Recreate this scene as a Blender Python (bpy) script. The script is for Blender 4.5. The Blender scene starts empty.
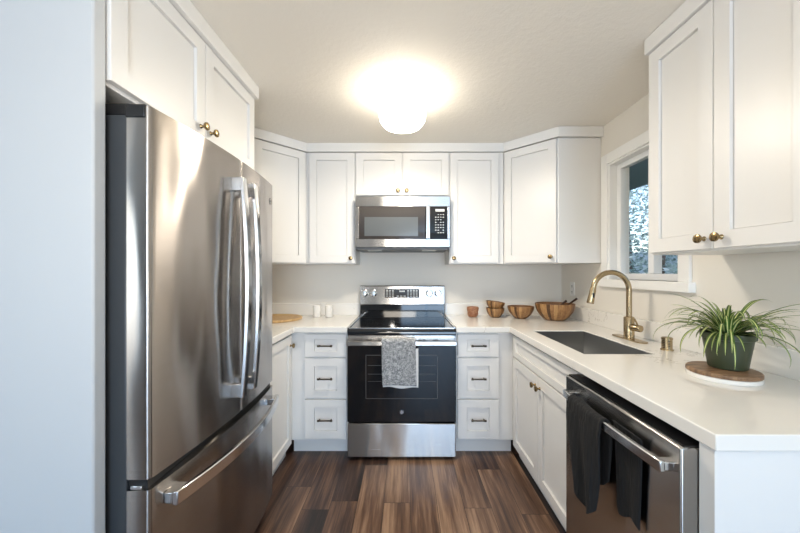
import bpy, bmesh, math, random
from mathutils import Vector, Matrix
random.seed(7)
PI = math.pi
D = bpy.data
COL = bpy.context.scene.collection
SC = bpy.context.scene

# ------------------------------------------------------------------ camera
cam = D.objects.new('camera', D.cameras.new('camera'))
COL.objects.link(cam)
cam.location = (0, 0, 1.31)
cam.rotation_euler = (PI/2, 0, 0)
cam.data.sensor_width = 36
cam.data.lens = 333/800*36
cam.data.shift_x = -5/800
cam.data.shift_y = 5.5/800
cam.data.clip_start = 0.02
SC.camera = cam

# ------------------------------------------------------------------ view
SC.view_settings.view_transform = 'Standard'
SC.view_settings.look = 'None'
SC.view_settings.gamma = 1
SC.view_settings.exposure = 0.74
SC.view_settings.use_curve_mapping = False

# ------------------------------------------------------------------ sky
W = D.worlds.new('sky'); SC.world = W; W.use_nodes = True
wn = W.node_tree.nodes; wl = W.node_tree.links
sky = wn.new('ShaderNodeTexSky')
sky.sky_type = 'NISHITA'; sky.sun_disc = False
sky.sun_elevation = math.radians(38); sky.sun_rotation = math.radians(200)
wl.new(sky.outputs[0], wn['Background'].inputs[0])
wn['Background'].inputs[1].default_value = 0.22

def area(name, loc, rot, sx, sy, power, col):
    l = D.lights.new(name, 'AREA'); l.shape = 'RECTANGLE'; l.size = sx; l.size_y = sy
    l.energy = power; l.color = col
    o = D.objects.new(name, l); COL.objects.link(o); o.location = loc; o.rotation_euler = rot
    return o
# daylight entering through the big openings of the room behind the camera
area('daylight_patio', (0.75, -3.55, 1.15), (PI/2, 0, 0), 1.7, 2.0, 62, (0.42, 0.67, 1.0))
area('daylight_side', (-2.95, -1.6, 1.35), (PI/2, 0, -PI/2), 1.5, 1.3, 14, (0.6, 0.8, 1.0))
# the photographer's flash beside the camera
fl = D.lights.new('flash', 'POINT'); fl.energy = 3.5; fl.shadow_soft_size = 0.035; fl.color = (1, 0.93, 0.84)
fo = D.objects.new('flash', fl); COL.objects.link(fo); fo.location = (-0.22, 0.02, 1.52)
# unseen upward fill light, added to brighten the ceiling
area('ceiling_fill', (-0.1, -0.6, 1.3), (PI-0.5, 0, 0), 0.6, 0.6, 13, (1, 0.90, 0.76))

# ------------------------------------------------------------------ materials
def mat(name, base=(0.8, 0.8, 0.8), rough=0.5, metal=0.0, **kw):
    m = D.materials.new(name); m.use_nodes = True
    b = m.node_tree.nodes['Principled BSDF']
    b.inputs['Base Color'].default_value = (*base, 1)
    b.inputs['Roughness'].default_value = rough
    b.inputs['Metallic'].default_value = metal
    for k, v in kw.items():
        b.inputs[k.replace('_', ' ')].default_value = v
    return m
def nd(m, t, **kw):
    n = m.node_tree.nodes.new('ShaderNode' + t)
    for k, v in kw.items(): setattr(n, k, v)
    return n
def lk(m, a, b): m.node_tree.links.new(a, b)
def bsdf(m): return m.node_tree.nodes['Principled BSDF']
def coords(m, scale=(1, 1, 1), rot=(0, 0, 0), kind='Object'):
    t = nd(m, 'TexCoord'); mp = nd(m, 'Mapping')
    mp.inputs['Scale'].default_value = scale; mp.inputs['Rotation'].default_value = rot
    lk(m, t.outputs[kind], mp.inputs[0]); return mp.outputs[0]
def noise(m, vec, scale, detail=4, rough=0.5):
    n = nd(m, 'TexNoise'); n.inputs['Scale'].default_value = scale; n.inputs['Detail'].default_value = detail
    n.inputs['Roughness'].default_value = rough; lk(m, vec, n.inputs['Vector']); return n
def ramp(m, fac, stops):
    r = nd(m, 'ValToRGB'); e = r.color_ramp.elements
    while len(e) < len(stops): e.new(0.5)
    for i, (p, c) in enumerate(stops): e[i].position = p; e[i].color = (*c, 1)
    lk(m, fac, r.inputs[0]); return r.outputs[0]
def bump(m, h, strength=0.2, dist=0.01):
    b = nd(m, 'Bump'); b.inputs['Strength'].default_value = strength; b.inputs['Distance'].default_value = dist
    lk(m, h, b.inputs['Height']); lk(m, b.outputs[0], bsdf(m).inputs['Normal'])
def mth(m, op, a, b=None):
    n = nd(m, 'Math', operation=op)
    for i, v in enumerate((a, b)):
        if v is None: continue
        if isinstance(v, (int, float)): n.inputs[i].default_value = v
        else: lk(m, v, n.inputs[i])
    return n.outputs[0]

M = {}
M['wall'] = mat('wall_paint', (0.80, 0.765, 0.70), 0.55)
bump(M['wall'], noise(M['wall'], coords(M['wall']), 90).outputs[0], 0.06, 0.004)
M['walldoor'] = mat('wall_cool_grey', (0.56, 0.58, 0.595), 0.6)  # cool grey, darker than the other kitchen walls
M['ceil'] = mat('ceiling_paint', (0.84, 0.80, 0.73), 0.75)
bump(M['ceil'], noise(M['ceil'], coords(M['ceil']), 45, 5, 0.6).outputs[0], 0.4, 0.007)
M['cab'] = mat('cabinet_white', (0.81, 0.80, 0.78), 0.33)
M['trim'] = mat('trim_white', (0.87, 0.865, 0.845), 0.4)
M['vinyl'] = mat('window_vinyl', (0.85, 0.86, 0.87), 0.35)
M['black'] = mat('black_plastic', (0.012, 0.012, 0.013), 0.35)
M['darkgrey'] = mat('dark_grey_case', (0.055, 0.06, 0.066), 0.4)
M['gap'] = mat('near_black_case', (0.02, 0.02, 0.02), 0.8)  # near-black colour of the dishwasher case
M['bronze'] = mat('aged_bronze', (0.10, 0.083, 0.065), 0.35, 1.0)
M['agedbrass'] = mat('aged_brass', (0.30, 0.215, 0.11), 0.25, 1.0)
M['gloss'] = mat('black_glass', (0.008, 0.008, 0.009), 0.05, 0.0, Specular_IOR_Level=0.5)
M['mwglass'] = mat('microwave_glass', (0.035, 0.028, 0.024), 0.06, 0.0, Specular_IOR_Level=0.9)
M['mesh'] = mat('microwave_screen', (0.10, 0.108, 0.112), 0.15, 0.0, Specular_IOR_Level=0.8)
M['ovenwin'] = mat('oven_window', (0.03, 0.029, 0.028), 0.08, 0.0, Specular_IOR_Level=0.8)
M['mark'] = mat('panel_marks', (0.75, 0.75, 0.72), 0.5)
M['badge'] = mat('badge_chrome', (0.75, 0.75, 0.76), 0.15, 1.0)
M['chrome'] = mat('polished_steel', (0.72, 0.72, 0.72), 0.16, 1.0)
M['outlet'] = mat('outlet_white', (0.84, 0.83, 0.80), 0.35)
M['cup'] = mat('white_ceramic', (0.86, 0.84, 0.80), 0.25)
M['pot'] = mat('green_plastic', (0.036, 0.046, 0.020), 0.42)
M['soil'] = mat('potting_soil', (0.03, 0.022, 0.015), 0.95)
bump(M['soil'], noise(M['soil'], coords(M['soil']), 150).outputs[0], 0.9, 0.01)

def steel(name, base, rough, tangent='Z', wavy=0.0, aniso=0.75):
    m = mat(name, base, rough, 1.0)
    b = bsdf(m)
    b.inputs['Anisotropic'].default_value = aniso; b.inputs['Anisotropic Rotation'].default_value = 0.25
    t = nd(m, 'Tangent', direction_type='RADIAL', axis=tangent)
    lk(m, t.outputs[0], b.inputs['Tangent'])
    v = coords(m, (4, 4, 500))
    n = noise(m, v, 1.0, 2)
    r = mth(m, 'ADD', mth(m, 'MULTIPLY', n.outputs[0], 0.10), rough - 0.05)
    lk(m, r, b.inputs['Roughness'])
    if wavy:
        n2 = noise(m, coords(m, (1.0, 1.0, 0.35)), 5.0, 1)
        bump(m, n2.outputs[0], wavy, 0.02)
    return m
M['steel'] = steel('brushed_steel', (0.50, 0.485, 0.47), 0.25, wavy=0.35, aniso=1.0)
M['fridgesteel'] = steel('fridge_steel', (0.42, 0.385, 0.355), 0.22, wavy=0.6, aniso=1.0)
M['dwsteel'] = steel('dishwasher_steel', (0.42, 0.405, 0.39), 0.22, wavy=0.35, aniso=1.0)
M['sinksteel'] = mat('sink_steel', (0.20, 0.205, 0.21), 0.38, 0.9)
M['brass'] = steel('brushed_brass', (0.43, 0.335, 0.205), 0.24, aniso=0.3)

# floor planks running away from the camera
m = M['floor'] = mat('vinyl_planks', rough=0.33)
tc = nd(m, 'TexCoord'); sp = nd(m, 'SeparateXYZ'); lk(m, tc.outputs['Object'], sp.inputs[0])
PW, PL = 0.15, 1.22
xs = mth(m, 'DIVIDE', mth(m, 'ADD', sp.outputs[0], 10.02), PW)
xi = mth(m, 'FLOOR', xs); xf = mth(m, 'FRACT', xs)
wn1 = nd(m, 'TexWhiteNoise', noise_dimensions='1D'); lk(m, xi, wn1.inputs['W'])
ys = mth(m, 'ADD', mth(m, 'DIVIDE', mth(m, 'ADD', sp.outputs[1], 20), PL), wn1.outputs['Value'])
yi = mth(m, 'FLOOR', ys); yf = mth(m, 'FRACT', ys)
cmb = nd(m, 'CombineXYZ'); lk(m, xi, cmb.inputs[0]); lk(m, yi, cmb.inputs[1])
wn2 = nd(m, 'TexWhiteNoise', noise_dimensions='3D'); lk(m, cmb.outputs[0], wn2.inputs['Vector'])
off = nd(m, 'VectorMath', operation='MULTIPLY'); lk(m, wn2.outputs['Color'], off.inputs[0]); off.inputs[1].default_value = (9, 9, 9)
add = nd(m, 'VectorMath', operation='ADD'); lk(m, tc.outputs['Object'], add.inputs[0]); lk(m, off.outputs[0], add.inputs[1])
def mapped(scale):
    mp = nd(m, 'Mapping'); mp.inputs['Scale'].default_value = scale; lk(m, add.outputs[0], mp.inputs[0]); return mp.outputs[0]
g1 = noise(m, mapped((30, 1.6, 1)), 1.0, 6, 0.62)
g2 = noise(m, mapped((150, 4, 1)), 1.0, 4, 0.6)
g3 = noise(m, mapped((7, 0.9, 1)), 1.0, 3, 0.5)
tone = mth(m, 'ADD', mth(m, 'MULTIPLY', wn2.outputs['Value'], 0.34),
           mth(m, 'ADD', mth(m, 'MULTIPLY', g1.outputs[0], 0.80), mth(m, 'ADD', mth(m, 'MULTIPLY', g3.outputs[0], 0.42), mth(m, 'MULTIPLY', g2.outputs[0], 0.22))))
tone = mth(m, 'SUBTRACT', tone, 0.37)
colr = ramp(m, tone, [(0.28, (0.014, 0.008, 0.006)), (0.44, (0.055, 0.029, 0.020)), (0.60, (0.15, 0.082, 0.050)), (0.78, (0.36, 0.225, 0.14))])
ed = mth(m, 'MAXIMUM', mth(m, 'GREATER_THAN', mth(m, 'ABSOLUTE', mth(m, 'SUBTRACT', xf, 0.5)), 0.4925),
         mth(m, 'GREATER_THAN', mth(m, 'ABSOLUTE', mth(m, 'SUBTRACT', yf, 0.5)), 0.4988))
mx = nd(m, 'MixRGB'); lk(m, ed, mx.inputs[0]); lk(m, colr, mx.inputs[1]); mx.inputs[2].default_value = (0.02, 0.013, 0.01, 1)
lk(m, mx.outputs[0], bsdf(m).inputs['Base Color'])
bump(m, mth(m, 'SUBTRACT', g2.outputs[0], mth(m, 'MULTIPLY', ed, 1.5)), 0.12, 0.004)
lk(m, mth(m, 'ADD', mth(m, 'MULTIPLY', g1.outputs[0], 0.18), 0.26), bsdf(m).inputs['Roughness'])

# quartz
m = M['quartz'] = mat('white_quartz', rough=0.12)
v = coords(m)
n1 = noise(m, v, 3.2, 6, 0.6)
vein = mth(m, 'ABSOLUTE', mth(m, 'SUBTRACT', n1.outputs[0], 0.5))
n2 = noise(m, v, 1.7, 3)
veinm = mth(m, 'MULTIPLY', mth(m, 'LESS_THAN', vein, 0.0045), mth(m, 'GREATER_THAN', n2.outputs[0], 0.58))
mx = nd(m, 'MixRGB'); mx.inputs[1].default_value = (0.83, 0.81, 0.77, 1); mx.inputs[2].default_value = (0.60, 0.57, 0.53, 1)
lk(m, veinm, mx.inputs[0]); lk(m, mx.outputs[0], bsdf(m).inputs['Base Color'])

def wood(name, stops, scale=(1, 1, 1), nscale=8, rough=0.45, staves=0):
    m = mat(name, rough=rough)
    v = coords(m, scale)
    n = noise(m, v, nscale, 5, 0.6)
    f = n.outputs[0]
    if staves:
        t = nd(m, 'TexCoord'); s = nd(m, 'SeparateXYZ'); lk(m, t.outputs['Object'], s.inputs[0])
        a = mth(m, 'ARCTAN2', s.outputs[1], s.outputs[0])
        k = mth(m, 'FLOOR', mth(m, 'MULTIPLY', mth(m, 'ADD', a, PI), staves/(2*PI)))
        w = nd(m, 'TexWhiteNoise', noise_dimensions='1D'); lk(m, k, w.inputs['W'])
        f = mth(m, 'ADD', mth(m, 'MULTIPLY', w.outputs['Value'], 0.5), mth(m, 'MULTIPLY', n.outputs[0], 0.5))
    lk(m, ramp(m, f, stops), bsdf(m).inputs['Base Color'])
    return m
M['bowl'] = wood('acacia_staves', [(0.25, (0.07, 0.028, 0.010)), (0.5, (0.26, 0.125, 0.045)), (0.78, (0.50, 0.29, 0.12))], (9, 9, 1.2), 12, 0.4, 34)
M['bowlin'] = wood('bowl_inside', [(0.2, (0.12, 0.05, 0.02)), (0.8, (0.32, 0.16, 0.06))], (4, 4, 4), 6, 0.5)
M['darkwood'] = wood('dark_wood', [(0.3, (0.03, 0.014, 0.01)), (0.7, (0.08, 0.035, 0.02))], (3, 3, 3), 10)
M['jar'] = wood('reddish_wood', [(0.25, (0.13, 0.04, 0.02)), (0.5, (0.33, 0.14, 0.07)), (0.75, (0.55, 0.32, 0.18))], (4, 4, 12), 10)
M['board'] = wood('bamboo', [(0.3, (0.50, 0.30, 0.12)), (0.7, (0.72, 0.50, 0.25))], (30, 2, 2), 2)
M['slice'] = wood('round_slice', [(0.3, (0.10, 0.055, 0.03)), (0.5, (0.24, 0.14, 0.075)), (0.7, (0.36, 0.23, 0.13))], (4, 30, 4), 3)
# towels
m = M['towel'] = mat('speckled_grey_terry', rough=0.95)
n = noise(m, coords(m), 170, 3, 0.7); n2 = noise(m, coords(m), 45, 2, 0.6)
f = mth(m, 'ADD', mth(m, 'MULTIPLY', n.outputs[0], 0.7), mth(m, 'MULTIPLY', n2.outputs[0], 0.3))
lk(m, ramp(m, f, [(0.38, (0.10, 0.11, 0.12)), (0.5, (0.30, 0.31, 0.32)), (0.62, (0.62, 0.63, 0.64))]), bsdf(m).inputs['Base Color'])
bump(m, n.outputs[0], 0.5, 0.004)
M['towelwhite'] = mat('white_terry', (0.80, 0.80, 0.79), 0.95)
m = M['blacktowel'] = mat('black_cloth', (0.007, 0.0072, 0.0078), 0.9)
n = noise(m, coords(m, (60, 60, 8)), 1.0, 3); bump(m, n.outputs[0], 0.7, 0.012)
# leaf: green with pale centre driven by uv.x
m = M['leaf'] = mat('variegated_leaf', rough=0.45)
uv = nd(m, 'UVMap'); s = nd(m, 'SeparateXYZ'); lk(m, uv.outputs[0], s.inputs[0])
dd = mth(m, 'ABSOLUTE', mth(m, 'SUBTRACT', s.outputs[0], 0.5))
lk(m, ramp(m, dd, [(0.0, (0.68, 0.68, 0.32)), (0.12, (0.55, 0.58, 0.20)), (0.17, (0.085, 0.17, 0.03)), (0.5, (0.045, 0.10, 0.018))]), bsdf(m).inputs['Base Color'])
bsdf(m).inputs['Subsurface Weight'].default_value = 0.0
# outdoors
M['glass'] = mat('window_glass', (1, 1, 1), 0.0, 0.0, Transmission_Weight=1.0, IOR=1.01)
m = M['hedge'] = mat('outdoor_leaves', rough=0.6)
oi = nd(m, 'NewGeometry')
lk(m, ramp(m, oi.outputs['Random Per Island'], [(0, (0.16, 0.25, 0.22)), (0.6, (0.42, 0.55, 0.52)), (1, (0.75, 0.85, 0.86))]), bsdf(m).inputs['Base Color'])
M['fence'] = mat('pale_fence', (0.60, 0.68, 0.74), 0.7)
M['eave'] = mat('eave_paint', (0.28, 0.35, 0.41), 0.7)
M['grass'] = mat('lawn', (0.10, 0.16, 0.06), 0.9)
M['bark'] = mat('bark', (0.20, 0.17, 0.15), 0.9)
# ceiling lamp
m = M['globe'] = mat('lit_opal_glass', (0.95, 0.93, 0.88), 0.3)
bsdf(m).inputs['Emission Color'].default_value = (1.0, 0.91, 0.76, 1)
bsdf(m).inputs['Emission Strength'].default_value = 9
M['fixture'] = mat('fixture_nickel', (0.62, 0.60, 0.52), 0.3, 0.6)

# ------------------------------------------------------------------ mesh builder
ORG = {}
class MB:
    def __init__(s): s.v = []; s.f = []; s.m = []; s.uv = []
    def add(s, vs, fs, mi=0, uvs=None):
        b = len(s.v); s.v += [tuple(v) for v in vs]
        for k, f in enumerate(fs):
            s.f.append(tuple(i + b for i in f)); s.m.append(mi); s.uv.append(uvs[k] if uvs else None)
        return s
    def box(s, x0, x1, y0, y1, z0, z1, mi=0):
        if x0 > x1: x0, x1 = x1, x0
        if y0 > y1: y0, y1 = y1, y0
        if z0 > z1: z0, z1 = z1, z0
        vs = [(x0,y0,z0),(x1,y0,z0),(x1,y1,z0),(x0,y1,z0),(x0,y0,z1),(x1,y0,z1),(x1,y1,z1),(x0,y1,z1)]
        return s.add(vs, [(0,3,2,1),(4,5,6,7),(0,1,5,4),(1,2,6,5),(2,3,7,6),(3,0,4,7)], mi)
    def prism(s, poly, z0, z1, mi=0):
        n = len(poly)
        vs = [(x, y, z0) for x, y in poly] + [(x, y, z1) for x, y in poly]
        fs = [tuple(reversed(range(n))), tuple(range(n, 2*n))] + [(i, (i+1) % n, n+(i+1) % n, n+i) for i in range(n)]
        return s.add(vs, fs, mi)
    def extr(s, poly, axis, a0, a1, mi=0):
        # poly in the two other axes (order: x->(y,z), y->(x,z))
        n = len(poly)
        if axis == 'x': f = lambda p, a: (a, p[0], p[1])
        elif axis == 'y': f = lambda p, a: (p[0], a, p[1])
        else: f = lambda p, a: (p[0], p[1], a)
        vs = [f(p, a0) for p in poly] + [f(p, a1) for p in poly]
        fs = [tuple(reversed(range(n))), tuple(range(n, 2*n))] + [(i, (i+1) % n, n+(i+1) % n, n+i) for i in range(n)]
        return s.add(vs, fs, mi)
    def tube(s, pts, r, seg=12, mi=0, flat=None):
        pts = [Vector(p) for p in pts]; n = len(pts)
        rs = r if isinstance(r, (list, tuple)) else [r]*n
        vs = []; ref = None
        for i, p in enumerate(pts):
            t = (pts[min(i+1, n-1)] - pts[max(i-1, 0)]).normalized()
            if ref is None:
                ref = Vector((0, 0, 1)) if abs(t.z) < 0.9 else Vector((1, 0, 0))
            a = (ref - t*ref.dot(t)).normalized(); b = t.cross(a); ref = a
            for k in range(seg):
                an = 2*PI*k/seg
                vs.append(p + (a*math.cos(an) + b*math.sin(an))*rs[i])
        fs = [(i*seg+k, i*seg+(k+1) % seg, (i+1)*seg+(k+1) % seg, (i+1)*seg+k) for i in range(n-1) for k in range(seg)]
        fs += [tuple(reversed(range(seg))), tuple(range((n-1)*seg, n*seg))]
        return s.add(vs, fs, mi)
    def lathe(s, prof, c=(0, 0, 0), seg=40, mi=0, M4=None, sy=1.0):
        vs = []; n = len(prof)
        for r, z in prof:
            for k in range(seg):
                a = 2*PI*k/seg
                vs.append(Vector((r*math.cos(a), r*math.sin(a)*sy, z)))
        if M4: vs = [M4 @ v for v in vs]
        c = Vector(c); vs = [v + c for v in vs]
        fs = [(i*seg+k, i*seg+(k+1) % seg, (i+1)*seg+(k+1) % seg, (i+1)*seg+k) for i in range(n-1) for k in range(seg)]
        fs += [tuple(reversed(range(seg))), tuple(range((n-1)*seg, n*seg))]
        return s.add(vs, fs, mi)
    def frame_panel(s, x0, x1, z0, z1, yf, th=0.02, st=0.06, rl=0.06, rec=0.011, mi=0):
        """shaker front facing -y with its front face at yf"""
        a0, a1, c0, c1 = x0+st, x1-st, z0+rl, z1-rl
        e = 0.002
        def ring(xa, xb, za, zb, y): return [(xa, y, za), (xb, y, za), (xb, y, zb), (xa, y, zb)]
        vs = ring(x0, x1, z0, z1, yf+th) + ring(x0, x1, z0, z1, yf+0.0015) + ring(x0+0.0015, x1-0.0015, z0+0.0015, z1-0.0015, yf) \
            + ring(a0, a1, c0, c1, yf) + ring(a0+e*0.2, a1-e*0.2, c0+e*0.2, c1-e*0.2, yf+rec+0.005) \
            + ring(a0+0.0024, a1-0.0024, c0+0.0024, c1-0.0024, yf+rec+0.005) + ring(a0+0.0028, a1-0.0028, c0+0.0028, c1-0.0028, yf+rec)  # groove round the panel, added to deepen its shadow line
        fs = [(3, 2, 1, 0)]
        for l in range(6):
            for k in range(4):
                fs.append((l*4+k, l*4+(k+1) % 4, (l+1)*4+(k+1) % 4, (l+1)*4+k))
        fs.append((24, 25, 26, 27))
        return s.add(vs, fs, mi)
    def build(s, name, mats, parent=None, loc=None, rotz=0.0, local=False, bev=0, smooth=35):
        """verts are in world coordinates unless local; a part is shifted by its thing's origin"""
        if loc is not None and not local:
            L = Vector(loc)
        elif parent is not None and not local:
            L = ORG.get(parent.name, Vector((0, 0, 0)))
        else:
            L = Vector((0, 0, 0))
        me = D.meshes.new(name)
        me.from_pydata([Vector(v) - L for v in s.v], [], s.f)
        bm = bmesh.new(); bm.from_mesh(me)
        bmesh.ops.recalc_face_normals(bm, faces=bm.faces); bm.to_mesh(me); bm.free()
        if not isinstance(mats, (list, tuple)): mats = [mats]
        for q in mats: me.materials.append(q)
        for p, mi in zip(me.polygons, s.m): p.material_index = mi
        if any(u for u in s.uv):
            ul = me.uv_layers.new(name='UVMap')
            vu = {}
            for f, u in zip(s.f, s.uv):
                if u:
                    for vi, q in zip(f, u): vu[vi] = q
            for lp in me.loops: ul.data[lp.index].uv = vu.get(lp.vertex_index, (0, 0))
        me.polygons.foreach_set('use_smooth', [True]*len(me.polygons))
        me.set_sharp_from_angle(angle=math.radians(smooth))
        o = D.objects.new(name, me); COL.objects.link(o)
        if bev:
            b = o.modifiers.new('bevel', 'BEVEL'); b.width = bev; b.segments = 2; b.limit_method = 'ANGLE'; b.angle_limit = math.radians(40)
            b.harden_normals = False
        if parent is not None:
            o.parent = parent; ORG[o.name] = L if not local else Vector((0, 0, 0))
            if not local: ORG[o.name] = ORG.get(parent.name, Vector((0, 0, 0)))
            if local and loc is not None:
                o.location = Vector(loc); o.rotation_euler.z = rotz
        elif loc is not None:
            o.location = Vector(loc); o.rotation_euler.z = rotz; ORG[o.name] = Vector(loc)
        return o

def tag(o, label, cat, group=None):
    o['label'] = label; o['category'] = cat
    if group: o['group'] = group
    return o
def thing(name, loc, label, cat, rotz=0, group=None, local=False):
    o = D.objects.new(name, None); COL.objects.link(o); o.empty_display_size = 0.05
    o.location = loc; o.rotation_euler.z = rotz
    ORG[o.name] = Vector((0, 0, 0)) if local else Vector(loc)
    return tag(o, label, cat, group)
def struct(o):
    o['kind'] = 'structure'; return o
def text_mb(mb, txt, size, fn, mi=0, depth=0.0006):
    cu = D.curves.new('t', 'FONT'); cu.body = txt; cu.size = size; cu.align_x = 'CENTER'; cu.align_y = 'CENTER'; cu.extrude = depth
    o = D.objects.new('t', cu); COL.objects.link(o)
    dg = bpy.context.evaluated_depsgraph_get(); me = D.meshes.new_from_object(o.evaluated_get(dg))
    mb.add([fn(v.co) for v in me.vertices], [tuple(p.vertices) for p in me.polygons], mi)
    D.objects.remove(o); D.meshes.remove(me); D.curves.remove(cu)

# ------------------------------------------------------------------ room
XW, YB, ZC = 1.41, 3.0, 2.345
struct(MB().box(-3.2, 3.2, -3.8, 3.1, -0.08, 0).build('floor', M['floor']))
struct(MB().box(-3.2, 3.2, -3.8, 3.1, ZC, ZC+0.08).build('ceiling', M['ceil']))
struct(MB().box(-XW-0.12, XW+0.14, YB, YB+0.1, 0, ZC).build('wall_back', M['wall']))
struct(MB().box(-XW-0.1, -XW, 0.92, YB, 0, ZC).build('wall_left', M['wall']))
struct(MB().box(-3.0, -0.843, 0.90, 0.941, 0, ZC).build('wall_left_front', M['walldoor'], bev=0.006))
# right wall with window opening
WY0, WY1, WZ0, WZ1 = 1.705, 2.30, 1.26, 2.055
mb = MB()
mb.box(XW, XW+0.14, -3.6, WY0, 0, ZC); mb.box(XW, XW+0.14, WY1, YB, 0, ZC)
mb.box(XW, XW+0.14, WY0, WY1, 0, WZ0); mb.box(XW, XW+0.14, WY0, WY1, WZ1, ZC)
struct(mb.build('wall_right', M['wall']))
# room behind the camera
mb = MB(); mb.box(-3.0, -0.2, -3.7, -3.6, 0, ZC); mb.box(-0.2, XW, -3.7, -3.6, 2.15, ZC)
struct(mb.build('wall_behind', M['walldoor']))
mb = MB(); mb.box(-3.1, -3.0, -3.7, -2.4, 0, ZC); mb.box(-3.1, -3.0, -0.8, 0.92, 0, ZC)
mb.box(-3.1, -3.0, -2.4, -0.8, 0, 0.65); mb.box(-3.1, -3.0, -2.4, -0.8, 2.0, ZC)
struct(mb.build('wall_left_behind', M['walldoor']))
# patio door frame behind the camera
mb = MB(); mb.box(-0.2, -0.14, -3.68, -3.62, 0, 2.15); mb.box(1.35, 1.41, -3.68, -3.62, 0, 2.15); mb.box(0.58, 0.64, -3.68, -3.62, 0, 2.15)
mb.box(-0.14, 1.35, -3.68, -3.62, 2.09, 2.15); mb.box(-0.14, 1.35, -3.68, -3.62, 0, 0.06)
struct(mb.build('door_1', M['vinyl']))

# window: casing, jamb, stool, apron, sash, glass
mb = MB(); cz = 0.07
mb.box(XW-0.016, XW+0.0, WY1, WY1+cz, WZ0, WZ1+cz); mb.box(XW-0.016, XW, WY0-cz, WY0, WZ0, WZ1+cz)
mb.box(XW-0.016, XW, WY0, WY1, WZ1, WZ1+cz)
cas = struct(mb.build('window_1', M['trim'], loc=(XW, 2.0, WZ0), bev=0.003))
mb = MB(); j = 0.012
mb.box(XW-0.004, XW+0.13, WY1-j, WY1, WZ0, WZ1); mb.box(XW-0.004, XW+0.13, WY0, WY0+j, WZ0, WZ1)
mb.box(XW-0.004, XW+0.13, WY0+j, WY1-j, WZ1-j, WZ1)
mb.build('jamb', M['trim'], cas)
MB().box(XW-0.035, XW+0.13, WY0-cz-0.02, WY1+cz+0.01, WZ0-0.052, WZ0).build('window_sill', M['trim'], cas, bev=0.004)
mb = MB(); x0, x1 = XW+0.045, XW+0.085
mb.box(x0, x1, WY1-j-0.04, WY1-j, WZ0, WZ1-j); mb.box(x0, x1, WY0+j, WY0+j+0.035, WZ0, WZ1-j)
mb.box(x0, x1, WY0+j+0.035, WY1-j-0.04, WZ0, WZ0+0.04); mb.box(x0, x1, WY0+j+0.035, WY1-j-0.04, WZ1-j-0.035, WZ1-j)
mb.box(x0-0.01, x1, 1.935, 1.98, WZ0+0.04, WZ1-j-0.035)
mb.build('sash', M['vinyl'], cas, bev=0.003)
MB().box(x0+0.018, x0+0.021, WY0+j+0.03, 1.94, WZ0+0.035, WZ1-j-0.03).build('pane', M['glass'], cas)
MB().box(x0+0.018, x0+0.021, 1.975, WY1-j-0.035, WZ0+0.035, WZ1-j-0.03).build('pane', M['glass'], cas)

# ------------------------------------------------------------------ outdoors
struct(MB().box(1.55, 9, -1, 9, -0.4, -0.3).build('ground', M['grass']))
tag(MB().box(1.56, 2.35, 0.5, 6.0, 2.16, 2.26).build('roof_eave', M['eave'], loc=(1.95, 3.2, 2.16)), 'dark slate blue roof eave seen at top of window', 'eave')
mb = MB()
for i in range(40):
    y = 1.6 + i*0.15
    mb.box(5.2, 5.23, y+1.2, y+1.335, -0.3, 1.75)
mb.box(5.23, 5.29, 2.8, 8.8, 0.1, 0.2); mb.box(5.23, 5.29, 2.8, 8.8, 1.3, 1.4)
tag(mb.build('garden_fence', M['fence'], loc=(5.2, 4.6, -0.3)), 'pale grey blue board fence far outside the window', 'fence')
tr = thing('garden_tree', (3.9, 5.4, -0.3), 'pale leafy tree standing outside behind the window glass', 'tree')
rnd = random.Random(3); mb = MB()
for i in range(10000):
    a = rnd.uniform(0, 2*PI); z = rnd.uniform(0.6, 3.2)
    rr = (0.35 + 0.75*math.sin(min(1, (z-0.7)/2.9)*PI)) * math.sqrt(rnd.random())
    if rnd.random() < 0.25: rr *= 1.25
    c = Vector((3.9 + rr*math.cos(a), 5.4 + 1.2*rr*math.sin(a), z))
    u = Vector([rnd.gauss(0, 1) for _ in range(3)]).normalized(); w = u.orthogonal().normalized(); L = rnd.uniform(0.03, 0.055)
    mb.add([c-u*L, c+w*L*0.45, c+u*L, c-w*L*0.45], [(0, 1, 2, 3)])
mb.build('foliage', M['hedge'], tr)
mb = MB()
for k in range(6):
    a = k*1.05; x, y = 3.9+0.12*math.cos(a), 5.4+0.35*math.sin(a)
    mb.tube([(x, y, -0.3), (x+0.05*math.cos(a), y+0.1*math.sin(a), 0.8), (x+0.3*math.cos(a), y+0.5*math.sin(a), 2.4)], [0.05, 0.04, 0.012], 8)
mb.build('trunk', M['bark'], tr)

# ------------------------------------------------------------------ cabinet hardware
def knob(parent, x, z, yf, rotloc=None):
    mb = MB()
    R = Matrix.Rotation(PI/2, 4, 'X')   # lathe z -> -y
    mb.lathe([(0.009, 0), (0.009, 0.002), (0.0055, 0.005), (0.005, 0.013), (0.0135, 0.019), (0.0162, 0.023), (0.0155, 0.029), (0.010, 0.0315)],
             (x, yf, z), 20, M4=R)
    mb.build('knob', M['agedbrass'], parent, local=True, smooth=50)
def pull(parent, x, z, yf, L=0.105):
    mb = MB()
    for s in (-1, 1):
        mb.tube([(x+s*L*0.38, yf, z), (x+s*L*0.38, yf-0.026, z)], 0.0045, 10)
        mb.tube([(x+s*L*0.36, yf-0.026, z), (x+s*L*0.5, yf-0.026, z)], 0.0072, 12)
    mb.tube([(x-L*0.4, yf-0.026, z), (x+L*0.4, yf-0.026, z)], 0.0052, 12)
    mb.build('handle', M['bronze'], parent, local=True, smooth=50)
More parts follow.
